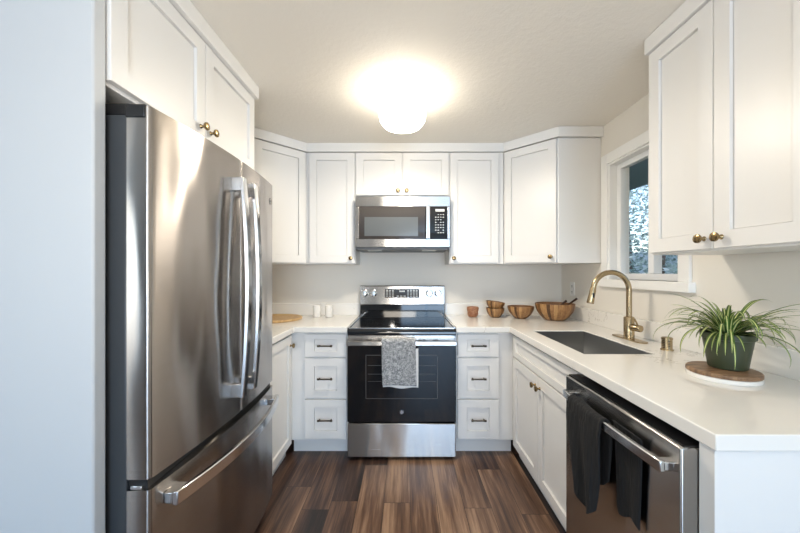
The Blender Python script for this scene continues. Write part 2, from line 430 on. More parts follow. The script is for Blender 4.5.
def door(parent, x0, x1, z0, z1, kn=None, st=0.058, rl=0.058, loc=None, rotz=0, name='door'):
    d = MB().frame_panel(x0, x1, z0, z1, -0.02, 0.0195, st, rl).build(name, M['cab'], parent, local=True, loc=loc, rotz=rotz, smooth=20)
    if kn: knob(d, kn[0], kn[1], -0.02)
    return d
def drawer(parent, x0, x1, z0, z1, st, rl, handle=True):
    d = MB().frame_panel(x0, x1, z0, z1, -0.02, 0.0195, st, rl, 0.009).build('drawer', M['cab'], parent, local=True, smooth=20)
    if handle: pull(d, (x0+x1)/2, (z0+z1)/2, -0.02)
    return d

# ------------------------------------------------------------------ upper cabinets on the back wall
UZ0, UZ1 = 1.375, 2.275
def upper(name, x0, x1, label, z0=UZ0, doors=1, knobside=1, fill=(0, 0)):
    t = thing(name, ((x0+x1)/2, 2.695, z0), label, 'cabinet', local=True)
    h = UZ1 - z0; w = (x1-x0)/2
    mb = MB().box(-w-fill[0], w+fill[1], 0, 0.302, 0, h)
    mb.build('body', M['cab'], t, local=True)
    g = 0.006
    if doors == 1:
        door(t, -w+g, w-g, 0.008, h-0.006, ((w-0.032)*knobside, 0.045))
    else:
        door(t, -w+g, -0.004, 0.008, h-0.006, (-0.035, 0.04)); door(t, 0.004, w-g, 0.008, h-0.006, (0.035, 0.04))
    return t
upper('wall_cabinet', -0.775, -0.402, 'white shaker wall cabinet with one tall door left of the microwave', fill=(0.024, 0))
upper('wall_cabinet', 0.359, 0.757, 'white shaker wall cabinet with one tall door right of the microwave', knobside=-1, fill=(0, 0.04))
upper('wall_cabinet', -0.40, 0.357, 'short white two-door wall cabinet directly above the microwave', z0=1.92, doors=2)
def corner(sx, label):
    t = thing('corner_wall_cabinet', (sx*1.12, 2.7, UZ0), label, 'cabinet')
    poly = [(sx*1.408, 2.998), (sx*0.802, 2.998), (sx*0.802, 2.697), (sx*1.105, 2.392), (sx*1.408, 2.392)]
    MB().prism(poly, UZ0, UZ1).build('body', M['cab'], t)
    rz = math.radians(45 if sx < 0 else -45)
    c = Vector((sx*0.9535, 2.5445, UZ0)) - Vector((sx*1.12, 2.7, UZ0))
    n = Vector((-sx, -1, 0)).normalized()
    w = 0.202
    kx = (w-0.032) * (1 if sx < 0 else 1)
    door(t, -w, w, 0.008, UZ1-UZ0-0.006, None if sx < 0 else (kx, 0.045), loc=c, rotz=rz)
    return t
corner(-1, 'white diagonal corner wall cabinet at the left back corner')
corner(1, 'white diagonal corner wall cabinet beside the window')
# crown fascia (setting)
def strip(path, off, z0, z1, th=0.018):
    """thin vertical board following path; off shifts outward"""
    return path
mb = MB()
o_ = 0.028
pts = [(-1.40, 2.39-o_), (-1.105+o_*0.41, 2.39-o_), (-0.80+o_*0.41, 2.695-o_), (0.80-o_*0.41, 2.695-o_), (1.105-o_*0.41, 2.39-o_), (1.408, 2.39-o_)]
inner = [(x, y+0.022) if i in (0, 5) else (x, y+0.024) for i, (x, y) in enumerate(pts)]
for i in range(5):
    a, b, c, d = pts[i], pts[i+1], inner[i+1], inner[i]
    mb.add([(a[0], a[1], UZ1), (b[0], b[1], UZ1), (c[0], c[1], UZ1), (d[0], d[1], UZ1), (a[0], a[1], ZC-0.001), (b[0], b[1], ZC-0.001), (c[0], c[1], ZC-0.001), (d[0], d[1], ZC-0.001)],
           [(0, 3, 2, 1), (4, 5, 6, 7), (0, 1, 5, 4), (2, 3, 7, 6)] + ([(3, 0, 4, 7)] if i == 0 else []) + ([(1, 2, 6, 5)] if i == 4 else []))
struct(mb.build('trim_1', M['cab'], smooth=20))

# ------------------------------------------------------------------ microwave
MX0, MX1, MF, MZ0, MZ1 = -0.389, 0.352, 2.60, 1.485, 1.902
mw = thing('microwave', (-0.02, 2.8, MZ0), 'stainless over-the-range microwave with black control panel', 'microwave')
MB().box(MX0+0.006, MX1-0.006, MF+0.03, 2.995, MZ0+0.012, MZ1).build('case', M['darkgrey'], mw)
def px(x): return (x-405)*MF/333
def pz(y): return 1.31+(272-y)*MF/333
mb = MB()
mb.box(MX0, MX1, MF, MF+0.035, pz(206.5), MZ1)               # top band
mb.box(MX0, MX1, MF, MF+0.035, MZ0+0.02, pz(239))            # bottom band
mb.box(MX0, px(359), MF, MF+0.035, pz(239), pz(206.5)); mb.box(px(447.3), MX1, MF, MF+0.035, pz(239), pz(206.5))
mb.build('front_frame', M['steel'], mw, bev=0.003)
mb = MB().box(px(359), px(425), MF+0.003, MF+0.035, pz(239), pz(206.5))
dr = mb.build('door', M['mwglass'], mw)
MB().box(px(364.5), px(418), MF-0.0005, MF+0.004, pz(236), pz(217)).build('window', M['mesh'], dr)
mb = MB(); hx = px(427.8)
mb.box(hx-0.016, hx+0.016, MF-0.028, MF-0.018, pz(239), pz(206))
for z in (pz(237), pz(208)): mb.box(hx-0.011, hx+0.011, MF-0.019, MF+0.006, z-0.008, z+0.008)
mb.build('handle', M['chrome'], mw, bev=0.004)
cp = MB().box(px(425), px(447.3), MF+0.002, MF+0.035, pz(239), pz(206.5)).build('control_panel', M['gloss'], mw)
mb = MB()
mb.box(px(435.5), px(444.5), MF+0.0008, MF+0.003, pz(211.5), pz(209))
for r in range(8):
    for c in range(4):
        if (r*3+c*5) % 7 == 0: continue
        x = px(435.8 + c*2.5); z = pz(214.5 + r*2.6)
        mb.box(x-0.005, x+0.005, MF+0.0008, MF+0.003, z-0.0028, z+0.0028)
mb.build('keypad', M['mark'], cp)
def badge(parent, cx, y, cz, r, face='-y', mats=None):
    """round emblem with two script letters, on a face towards -y or +x"""
    mb = MB()
    if face == '-y': T = lambda p: (cx+p[0], y-p[2], cz+p[1])
    else: T = lambda p: (y+p[2], cx+p[0], cz+p[1])
    seg = 28
    def disc(r0, r1, h, mi):
        vs = []
        for k in range(seg):
            a = 2*PI*k/seg
            for rr, hh in ((r0, 0), (r0, h), (r1, h), (r1, 0)):
                vs.append(T((rr*math.cos(a), rr*math.sin(a), hh)))
        fs = [(k*4+j, k*4+(j+1) % 4, ((k+1) % seg)*4+(j+1) % 4, ((k+1) % seg)*4+j) for k in range(seg) for j in range(4)]
        mb.add(vs, fs, mi)
    disc(0.0001, r, 0.0015, 0); disc(r*0.70, r*0.97, 0.0022, 1)
    text_mb(mb, 'GE', r*1.05, lambda c: T((c[0], c[1], 0.0018+c[2])), 1)
    return mb.build('badge', mats or [M['badge'], M['black']], parent)
badge(mw, px(402.5), MF, pz(201.3), 0.018)
mb = MB()
mb.box(MX0+0.01, MX1-0.01, MF+0.012, 2.99, MZ0, MZ0+0.02)
mb.build('underside', M['darkgrey'], mw)
mb = MB()
for a, b in ((-0.30, -0.19), (0.14, 0.25)): MB().box(a, b, MF+0.06, MF+0.17, MZ0-0.003, MZ0+0.001).build('cooktop_light', M['mark'], mw)
mb = MB().box(px(384), px(420), MF-0.006, MF+0.05, MZ0+0.004, MZ0+0.014)
mb.build('vent_grip', M['black'], mw)

# ------------------------------------------------------------------ range
RX0, RX1 = -0.401, 0.355; RC = (RX0+RX1)/2
rg = thing('range', (RC, 2.65, 0), 'freestanding stainless electric range with black glass oven door', 'range')
MB().box(RX0+0.004, RX1-0.004, 2.36, 2.985, 0.03, 0.895).build('body', M['darkgrey'], rg)
# cooktop
mb = MB()
mb.box(RX0, RX1, 2.33, 2.90, 0.893, 0.915, 0)
mb.extr([(2.318, 0.900), (2.318, 0.872), (2.325, 0.866), (2.36, 0.866), (2.36, 0.912), (2.326, 0.912)], 'x', RX0, RX1, 0)
ct = mb.build('cooktop', [M['gloss']], rg, bev=0.002)
mb = MB()
mb.box(RX0, RX0+0.010, 2.335, 2.90, 0.9145, 0.921); mb.box(RX1-0.010, RX1, 2.335, 2.90, 0.9145, 0.921)
mb.box(RX0+0.010, RX1-0.010, 2.325, 2.335, 0.9115, 0.921); mb.build('rim', M['chrome'], ct, bev=0.001)
mb = MB(); M['burner'] = mat('burner_ring', (0.10, 0.10, 0.10), 0.15)
for cx, cy, r in ((RC-0.2, 2.48, 0.11), (RC+0.2, 2.48, 0.09), (RC-0.2, 2.75, 0.08), (RC+0.2, 2.75, 0.1)):
    for rr in (r, r*0.62):
        mb = MB(); vs = []; fs = []; n = 48
        for k in range(n):
            a = 2*PI*k/n
            vs += [(cx+rr*math.cos(a), cy+rr*math.sin(a), 0.9154), (cx+(rr-0.002)*math.cos(a), cy+(rr-0.002)*math.sin(a), 0.9154)]
            fs.append((2*k, 2*((k+1) % n), 2*((k+1) % n)+1, 2*k+1))
        mb.add(vs, fs); mb.build('burner_ring', M['burner'], ct)
# backguard
bgx0, bgx1 = RX0+0.012, RX1-0.012
mb = MB()
mb.extr([(2.904, 0.915), (2.905, 1.025), (2.985, 1.025), (2.985, 0.915)], 'x', bgx0, bgx1)
mb.build('backguard_riser', M['gloss'], rg)
mb = MB()
mb.extr([(2.895, 1.03), (2.90, 1.022), (2.985, 1.022), (2.985, 1.19), (2.93, 1.192), (2.915, 1.185)], 'x', bgx0-0.004, bgx1+0.004)
bg = mb.build('backguard', M['steel'], rg, bev=0.003)
sl = lambda z: 2.895 + (z-1.03)*(0.020/0.155)
mb = MB()
dx0, dx1 = RC-0.152, RC+0.148
mb.extr([(sl(1.085)-0.0018, 1.085), (sl(1.162)-0.0018, 1.162), (sl(1.162)+0.004, 1.162), (sl(1.085)+0.004, 1.085)], 'x', dx0, dx1)
dp = mb.build('display', M['mwglass'], bg)
mb = MB()
def mk(x, z, w, h): mb.extr([(sl(z-h)-0.0026, z-h), (sl(z+h)-0.0026, z+h), (sl(z+h), z+h), (sl(z-h), z-h)], 'x', x-w, x+w)
for cx in (-0.133, -0.108, -0.083, 0.05, 0.075, 0.10, 0.125):
    for z in (1.10, 1.118, 1.136, 1.150): mk(RC+cx, z, 0.008, 0.0028)
for cx in (-0.02, -0.003, 0.014): mk(RC+cx, 1.142, 0.006, 0.006)
for cx in (-0.04, -0.01, 0.02): mk(RC+cx, 1.10, 0.010, 0.0025)
mb.build('display_marks', M['mark'], dp)
mb = MB()
for k in range(4): mk(RC-0.035+k*0.017, 1.062, 0.0065, 0.005)
mb.build('nameplate', M['black'], bg)
KR = Matrix.Rotation(PI/2, 4, 'X')
for cx in (-0.328, -0.25, 0.235, 0.31):
    z = 1.125; mb = MB()
    mb.lathe([(0.030, 0), (0.030, 0.004), (0.024, 0.007), (0.022, 0.022), (0.018, 0.025)], (RC+cx, sl(z), z), 24, M4=KR)
    mb.box(RC+cx-0.005, RC+cx+0.005, sl(z)-0.036, sl(z)-0.02, z-0.022, z+0.022)
    mb.build('knob', M['chrome'], bg, bev=0)
# vent strip, oven door, drawer
OF = 2.31
mb = MB().box(RX0+0.002, RX1-0.002, 2.325, 2.37, 0.845, 0.866)
vs_ = mb.build('vent_strip', M['steel'], rg)
od = MB().box(RX0, RX1, OF, 2.36, 0.268, 0.838).build('oven_door', M['gloss'], rg, bev=0.004)
MB().box(RX0-0.0005, RX1+0.0005, OF-0.0015, 2.352, 0.806, 0.846).build('door_top_band', M['steel'], od, bev=0.002)
mb = MB()
for a, b in ((-0.245, -0.205), (-0.165, -0.105), (-0.085, -0.025), (0.035, 0.10), (0.115, 0.165), (0.215, 0.255)):
    MB().box(RC+a, RC+b, OF-0.0022, OF+0.001, 0.836, 0.8415).build('vent_slot', M['black'], od)
# window seen dimly through the black glass
mb = MB(); wz0, wz1 = 0.43, 0.735
for x0, x1, z0, z1 in ((-0.25, 0.25, wz1-0.004, wz1), (-0.25, 0.25, wz0, wz0+0.004), (-0.25, -0.246, wz0, wz1), (0.246, 0.25, wz0, wz1),
                       (-0.235, 0.235, 0.66, 0.664), (-0.235, 0.235, 0.60, 0.603), (-0.235, 0.235, 0.55, 0.552)):
    mb.box(RC+x0, RC+x1, OF-0.0006, OF+0.001, z0, z1)
mb.build('oven_window', mat('oven_window_outline', (0.10, 0.095, 0.09), 0.2), od)
badge(od, RC+0.0, OF, 0.338, 0.017, mats=[M['badge'], M['black']])
# handle
mb = MB(); hz = 0.826
mb.extr([(OF-0.052, hz-0.017), (OF-0.040, hz-0.021), (OF-0.034, hz-0.017), (OF-0.034, hz+0.013), (OF-0.040, hz+0.016), (OF-0.050, hz+0.012)], 'x', RX0+0.004, RX1-0.004)
for s in (RX0+0.03, RX1-0.03): mb.box(s-0.014, s+0.014, OF-0.038, OF+0.001, hz-0.014, hz+0.010)
mb.build('handle', M['steel'], od, bev=0.003)
MB().box(RX0+0.001, RX1-0.001, OF+0.002, 2.36, 0.022, 0.258).build('storage_drawer', M['steel'], rg, bev=0.006)
for x in (RX0+0.04, RX1-0.04):
    for y in (2.40, 2.93):
        MB().lathe([(0.018, 0), (0.018, 0.012), (0.010, 0.014), (0.010, 0.032)], (x, y, 0), 16).build('foot', M['black'], rg)
MB().box(RX0+0.02, RX1-0.02, 2.345, 2.37, 0.006, 0.04).build('kick_plate', M['black'], rg)

# ------------------------------------------------------------------ draped towels
def drape(name, section, u0, u1, mats, parent=None, axis='x', thick=0.005, nu=26, wob=None, loc=None):
    """section: list of (d, z) from front hem over bar to back hem; swept along axis"""
    # resample
    P = [Vector(p) for p in section]; L = [0]
    for a, b in zip(P, P[1:]): L.append(L[-1] + (b-a).length)
    nv = 60; rs = []
    for k in range(nv+1):
        t = L[-1]*k/nv; i = 0
        while i < len(P)-2 and L[i+1] < t: i += 1
        f = (t-L[i])/max(1e-6, L[i+1]-L[i]); rs.append(P[i].lerp(P[i+1], f))
    vs = []; fs = []
    for j in range(nv+1):
        for i in range(nu+1):
            u = u0+(u1-u0)*i/nu; d, z = rs[j]
            if wob: u, d, z = wob(i/nu, j/nv, u, d, z)
            vs.append((u, d, z) if axis == 'x' else (d, u, z))
    for j in range(nv):
        for i in range(nu):
            a = j*(nu+1)+i; fs.append((a, a+1, a+nu+2, a+nu+1))
    mb = MB(); mb.add(vs, fs)
    o = mb.build(name, mats, parent, loc=loc, smooth=180)
    s = o.modifiers.new('thickness', 'SOLIDIFY'); s.thickness = thick; s.offset = 0
    return o
hb = OF-0.043
def arc(cx, cz, r, n=9): return [(cx-r*math.cos(PI*k/(n-1)), cz+r*math.sin(PI*k/(n-1))) for k in range(n)]
TX0, TX1 = (381.5-405)*2.25/333, (416.5-405)*2.25/333
def wob1(a, b, u, d, z):
    if b < 0.5: d += -0.004*math.sin(a*7+1)*(1-b*2) - 0.003*math.sin(a*13)*(1-2*b)
    if b < 0.5: z += -0.006*(a-0.5)*(1-2*b)
    return u + (0.006*(1-2*b) if b < 0.5 else 0), d, z
tw = drape('dish_towel', [(hb-0.022, 0.545), (hb-0.020, 0.70)] + arc(hb, hz+0.014, 0.018) + [(hb+0.019, 0.80), (hb+0.021, 0.60)], TX0, TX1-0.006, M['towel'], wob=wob1, loc=(RC+0.02, hb, 0.545))
tag(tw, 'speckled grey terry dish towel with white hem hanging on oven handle', 'towel')
def wob2(a, b, u, d, z):
    d += 0.004*math.sin(a*7+1); return u + 0.006, d, z + (-0.006*(a-0.5)+0.004*math.sin(a*9)) * (1-b)
hm = drape('hem', [(hb-0.0135, 0.527), (hb-0.0135, 0.60), (hb-0.0135, 0.79)], TX0+0.003, TX1+0.007, M['towelwhite'], tw, wob=wob2, thick=0.004)

# ------------------------------------------------------------------ base cabinets
BZ = 0.883
def base_run(t, w, depth, toe=0.075):
    mb = MB(); mb.box(-w, w, 0, depth, 0.112, BZ); mb.build('body', M['cab'], t, local=True)
    MB().box(-w, w, toe, toe+0.018, 0.001, 0.112).build('toe_kick', M['cab'], t, local=True)
def drawers(x0, x1, label, fill):
    xc = (x0+x1)/2; w = (x1-x0)/2
    t = thing('drawer_cabinet', (xc, 2.375, 0), label, 'cabinet', local=True)
    mb = MB().box(-w-fill[0], w+fill[1], 0, 0.62, 0.112, BZ); mb.build('body', M['cab'], t, local=True)
    MB().box(-w-fill[0], w+fill[1], 0.06, 0.078, 0.001, 0.112).build('toe_kick', M['cab'], t, local=True)
    for z0, z1, rl in ((0.711, 0.87, 0.038), (0.417, 0.700, 0.055), (0.130, 0.406, 0.055)):
        drawer(t, -w+0.003, w-0.003, z0, z1, 0.066, rl)
    return t
drawers(-0.712, -0.412, 'white base cabinet with three drawers left of the range', (0.10, 0.005))
drawers(0.369, 0.666, 'white base cabinet with three drawers right of the range', (0.005, 0.108))
# left run door (faces +X)
t = thing('base_cabinet', (-0.815, 2.10, 0), 'white base cabinet with tall door between fridge and left drawers', 'cabinet', rotz=PI/2, local=True)
MB().box(-0.235, 0.272, 0, 0.592, 0.112, BZ).build('body', M['cab'], t, local=True)
MB().box(-0.235, 0.272, 0.035, 0.053, 0.001, 0.111).build('toe_kick', M['cab'], t, local=True)
door(t, -0.225, 0.235, 0.108, 0.868, (0.205, 0.80), loc=(0, 0, 0))
# sink base (faces -X): local +x runs towards the camera
SBX = 0.777
t = thing('sink_cabinet', (SBX, 1.91, 0), 'white sink base cabinet with two doors under the sink', 'cabinet', rotz=-PI/2, local=True)
mb = MB()
mb.box(-0.462, 0.452, 0, 0.03, 0.098, BZ); mb.box(-0.462, -0.444, 0.03, 0.625, 0.112, BZ); mb.box(0.434, 0.452, 0.03, 0.625, 0.112, BZ)
mb.box(-0.444, 0.434, 0.03, 0.625, 0.112, 0.13)
mb.build('body', M['cab'], t, local=True)
MB().box(-0.462, 0.452, 0.035, 0.053, 0.001, 0.111).build('toe_kick', M['cab'], t, local=True)
dd_ = MB().frame_panel(-0.425, 0.445, 0.722, 0.868, -0.02, 0.0195, 0.058, 0.040).build('false_drawer_front', M['cab'], t, local=True, smooth=20)
door(t, -0.425, 0.007, 0.098, 0.711, (-0.023, 0.655)); door(t, 0.012, 0.445, 0.098, 0.711, (0.042, 0.655))
# end panel by the dishwasher
tag(MB().box(0.744, 1.405, 0.800, 0.842, 0.001, BZ).build('end_panel', M['cab'], loc=(1.08, 0.817, 0)), 'white end panel closing the right counter run by the dishwasher', 'panel')

# ------------------------------------------------------------------ countertops
CZ0, CZ1 = 0.885, 0.925
def slab(name, poly, loc, label, hole=None):
    bm = bmesh.new()
    def loop(ps): 
        vs = [bm.verts.new((x, y, CZ1)) for x, y in ps]
        return [bm.edges.new((vs[i], vs[(i+1) % len(vs)])) for i in range(len(vs))]
    es = loop(poly)
    if hole: es += loop(hole)
    bmesh.ops.triangle_fill(bm, edges=es, use_beauty=True)
    r = bmesh.ops.extrude_face_region(bm, geom=bm.faces[:])
    bmesh.ops.translate(bm, vec=(0, 0, CZ0-CZ1), verts=[g for g in r['geom'] if isinstance(g, bmesh.types.BMVert)])
    bmesh.ops.dissolve_limit(bm, angle_limit=0.01, verts=bm.verts, edges=bm.edges)
    bmesh.ops.triangulate(bm, faces=[f for f in bm.faces if len(f.verts) > 4])
    mb = MB(); bm.verts.index_update()
    mb.add([v.co.copy() for v in bm.verts], [tuple(v.index for v in f.verts) for f in bm.faces]); bm.free()
    o = mb.build(name, M['quartz'], loc=loc, bev=0.003)
    return tag(o, label, 'countertop')
cl = slab('countertop', [(-1.408, 1.875), (-0.777, 1.875), (-0.777, 2.33), (-0.405, 2.33), (-0.405, 2.998), (-1.408, 2.998)], (-1.0, 2.6, CZ0),
          'white quartz countertop between the fridge and the range')
SK = (0.843, 1.177, 1.563, 2.19)
cr = slab('countertop', [(0.359, 2.33), (0.735, 2.33), (0.735, 0.787), (1.408, 0.787), (1.408, 2.998), (0.359, 2.998)], (1.07, 1.9, CZ0),
          'long white quartz countertop holding the sink, bowls and plant', [(SK[0], SK[2]), (SK[1], SK[2]), (SK[1], SK[3]), (SK[0], SK[3])])
mb = MB(); mb.box(-1.408, -0.405, 2.98, 2.998, CZ1, 1.03); mb.box(-1.408, -1.39, 1.875, 2.98, CZ1, 1.03)
mb.build('backsplash', M['quartz'], cl, bev=0.002)
mb = MB(); mb.box(0.359, 1.408, 2.98, 2.998, CZ1, 1.03); mb.box(1.39, 1.408, 0.787, 2.98, CZ1, 1.03)
mb.build('backsplash', M['quartz'], cr, bev=0.002)

# ------------------------------------------------------------------ sink
x0, x1, y0, y1 = SK; e = 0.004; zb = 0.70
mb = MB()
x0, x1, y0, y1 = x0+e*0+0.001, x1-0.001, y0+0.001, y1-0.001
ot = 0.0
vs = [(x0, y0, CZ1-0.006), (x1, y0, CZ1-0.006), (x1, y1, CZ1-0.006), (x0, y1, CZ1-0.006), (x0+0.008, y0+0.008, zb), (x1-0.008, y0+0.008, zb), (x1-0.008, y1-0.008, zb), (x0+0.008, y1-0.008, zb)]
mb.add(vs, [(0, 1, 5, 4), (1, 2, 6, 5), (2, 3, 7, 6), (3, 0, 4, 7), (4, 5, 6, 7)])
sk = mb.build('kitchen_sink', M['sinksteel'], loc=((x0+x1)/2, (y0+y1)/2, zb), smooth=20)
s = sk.modifiers.new('thick', 'SOLIDIFY'); s.thickness = 0.0008; s.offset = 1
tag(sk, 'undermount stainless steel sink set into the right countertop', 'sink')
MB().lathe([(0.045, 0), (0.045, 0.003), (0.03, 0.001), (0.0001, 0.001)], (x1-0.08, 1.88, zb+0.001), 24).build('drain', M['chrome'], sk)

# ------------------------------------------------------------------ faucet
FX, FY = 1.285, 1.91
fc = thing('faucet', (FX, FY, CZ1), 'brushed brass gooseneck faucet with pull-down head behind the sink', 'faucet')
mb = MB(); n = 40; pl = []
for k in range(n):
    a = 2*PI*k/n; pl.append((FX+0.030*math.cos(a), FY+0.100*(1 if math.sin(a) > 0 else -1)+0.030*math.sin(a)))
mb.prism(pl, CZ1, CZ1+0.007); mb.build('deck_plate', M['brass'], fc, bev=0.002)
MB().lathe([(0.027, 0.006), (0.027, 0.125), (0.025, 0.128), (0.017, 0.131)], (FX, FY, CZ1), 32).build('body', M['brass'], fc)
mb = MB(); pts = [(FX, FY, CZ1+0.12), (FX, FY, CZ1+0.2), (FX, FY, 1.205)]
RA = 0.103
for k in range(1, 19):
    a = PI*k/18*0.96; pts.append((FX-RA+RA*math.cos(a), FY+0.0, 1.205+RA*math.sin(a)))
mb.tube(pts, 0.0145, 20); mb.build('spout', M['brass'], fc, smooth=60)
ex = Vector(pts[-1]); dv = (Vector(pts[-1])-Vector(pts[-2])).normalized()
mb = MB(); mb.tube([ex-dv*0.004, ex+dv*0.006, ex+dv*0.012, ex+dv*0.05, ex+dv*0.085, ex+dv*0.09], [0.0150, 0.0158, 0.0170, 0.0178, 0.0195, 0.018], 20)
sp_ = mb.build('spray_head', M['brass'], fc, smooth=60)
mb = MB(); b0 = ex+dv*0.04+Vector((0, -0.018, 0)); mb.tube([b0+Vector((0, 0, 0.012)), b0-Vector((0, 0, 0.014))], 0.005, 10); mb.build('button', M['black'], sp_)
mb = MB(); mb.tube([(FX, FY-0.02, CZ1+0.072), (FX+0.012, FY-0.078, CZ1+0.072), (FX+0.0125, FY-0.081, CZ1+0.072)], [0.019, 0.019, 0.015], 20)
lv = mb.build('valve', M['brass'], fc, smooth=60)
mb = MB(); mb.tube([(FX+0.008, FY-0.062, CZ1+0.085), (FX-0.01, FY-0.060, CZ1+0.125)], 0.0045, 10); mb.build('lever', M['brass'], lv)
ag = MB()
ag.lathe([(0.027, 0), (0.027, 0.006), (0.0225, 0.008), (0.0225, 0.052), (0.024, 0.054), (0.024, 0.062), (0.019, 0.065)], (1.29, 1.64, CZ1), 32)
agc = ag.build('air_gap_cap', M['brass'], loc=(1.29, 1.64, CZ1))
tag(agc, 'short brass cylindrical air gap cap between faucet and plant', 'air gap cap')
mb = MB()
for k in range(5):
    z = CZ1+0.014+k*0.008; mb.box(1.290-0.0105, 1.290-0.003+0.0, 1.64-0.0235, 1.64-0.018, z, z+0.0035)
    mb.box(1.29-0.0235, 1.29-0.016, 1.64-0.012, 1.64-0.002, z, z+0.0035)
mb.build('vent_slots', M['black'], agc)

# ------------------------------------------------------------------ dishwasher
DX, DY0, DY1 = 0.700, 0.845, 1.450
dw = thing('dishwasher', (1.05, 1.147, 0), 'stainless steel dishwasher under the right counter with pocket bar handle', 'dishwasher')
MB().box(0.775, 1.38, DY0+0.006, DY1-0.006, 0.06, 0.868).build('case', M['gap'], dw)
mb = MB(); mb.box(DX, 0.752, DY0, DY1, 0.115, 0.863); dd2 = mb.build('door', M['dwsteel'], dw, bev=0.005)
MB().box(0.712, 0.775, DY0+0.004, DY1-0.004, 0.8625, 0.8665).build('control_strip', M['gloss'], dd2)
MB().box(0.81, 0.83, DY0+0.006, DY1-0.006, 0.002, 0.115).build('kick_plate', M['black'], dw)
# bar handle with curved returns
mb = MB(); hz0, hz1 = 0.787, 0.817
n = 24; outer = []; inner = []
for k in range(n+1):
    y = 0.868 + (1.402-0.868)*k/n
    e2 = ((y-1.135)/0.267)**2
    outer.append((0.652+0.012*e2, y)); inner.append((0.668+0.012*e2, y))
mb.prism(outer+inner[::-1], hz0, hz1)
for y in (0.882, 1.388): mb.box(0.672, DX+0.002, y-0.014, y+0.014, hz0+0.003, hz1-0.003)
mb.build('handle', M['chrome'], dd2, bev=0.003)

# black towels over the dishwasher handle
def bt(y0, y1, front, back, seed, label, fx, bx):
    r = random.Random(seed); ph = r.uniform(0, 6)
    def w(a, b, u, d, z):
        hang = max(0, abs(b-0.5)*2-0.12)
        sgn = -1 if b < 0.5 else 1
        amp = min(0.010, 0.002+0.014*hang)
        d2 = d - amp*math.sin(a*12+ph+hang*2.5)*(1 if sgn < 0 else 0.25) - (0.004 if sgn < 0 else 0)
        yc = (y0+y1)/2
        u2 = yc + (u-yc)*(1-0.32*hang**1.5) + 0.02*hang*math.sin(ph)
        z2 = z - 0.06*hang*hang*math.cos((a-0.5)*3.0) + 0.02*hang*math.sin(a*5+ph)
        return u2, d2, z2
    c = 0.662
    o = drape('hand_towel', [(fx, front), (fx, 0.70)] + arc(c, 0.806, 0.0165) + [(bx, 0.75), (bx, back)], y0, y1, M['blacktowel'], axis='y', wob=w, thick=0.005, loc=(c, (y0+y1)/2, front))
    return tag(o, label, 'towel')
bt(1.100, 1.318, 0.52, 0.62, 5, 'black cloth towel draped over the dishwasher handle, reaching lowest', 0.642, 0.684)
# second black towel hangs tucked behind the handle, against the door
def w3(a, b, u, d, z):
    yc = 1.04; return yc+(u-yc)*(1-0.18*(1-b)), d - 0.004*math.sin(a*10)*(1-b), z + 0.012*math.sin(a*6)*(1-b) 
o = drape('hand_towel', [(0.6895, 0.550), (0.6895, 0.65), (0.6880, 0.80), (0.6860, 0.822), (0.680, 0.8245)], 0.965, 1.092, M['blacktowel'], axis='y', wob=w3, thick=0.005, loc=(0.689, 1.05, 0.55))
tag(o, 'black cloth towel tucked between the dishwasher handle and its door', 'towel')

# ------------------------------------------------------------------ fridge
fr = thing('refrigerator', (-1.05, 1.40, 0), 'stainless french door refrigerator with bottom freezer drawer', 'refrigerator')
MB().box(-1.36, -0.806, 0.962, 1.845, 0.02, 1.765).build('case', M['darkgrey'], fr, bev=0.004)
FY0, FY1, FYM = 0.953, 1.848, 1.43
FXF = -0.733
def fx_(y):
    u = (y-(FY0+FY1)/2)/((FY1-FY0)/2); return FXF + 0.030*(1-u*u)
def door_poly(ya, yb, n=18, ca=0.012, cb=0.012):
    ps = [(-0.797, ya), (-0.797+0.0, ya)]
    out = []
    for k in range(n+1):
        y = ya+(yb-ya)*k/n
        x = fx_(y)
        da, db = y-ya, yb-y
        if da < ca: x -= ca - math.sqrt(max(0, ca*ca-(ca-da)**2))
        if db < cb: x -= cb - math.sqrt(max(0, cb*cb-(cb-db)**2))
        out.append((x, y))
    # finer corners
    fine = []
    for c, sgn, y0 in ((ca, 1, ya), (cb, -1, yb)):
        for k in range(7):
            a = PI/2*k/6; dy = c*(1-math.cos(a)); y = y0+sgn*dy
            fine.append((fx_(y)-c+c*math.sin(a), y))
    pts = sorted(fine+[p for p in out if ya+ca < p[1] < yb-cb], key=lambda p: p[1])
    return [(-0.797, ya)] + [p for p in pts] + [(-0.797, yb)]
FZ0, FZ1 = 0.715, 1.787
def fdoor(ya, yb, z0, z1, name, ca, cb):
    return MB().prism(door_poly(ya, yb, 18, ca, cb), z0, z1).build(name, M['fridgesteel'], fr, bev=0.0, smooth=30)
d1 = fdoor(FY0, FYM-0.003, FZ0, FZ1, 'door', 0.012, 0.006)
d2 = fdoor(FYM+0.003, FY1, FZ0, FZ1, 'door', 0.006, 0.014)
d3 = fdoor(FY0, FY1, 0.085, 0.683, 'freezer_drawer', 0.012, 0.014)
# dark gasket lines between doors
MB().box(-0.80, -0.745, FY0+0.012, FY1-0.012, 0.683, 0.715).build('gasket', M['black'], fr)
MB().box(-0.80, -0.77, FY0+0.02, FY1-0.02, 0.02, 0.085).build('base_grille', M['black'], fr)
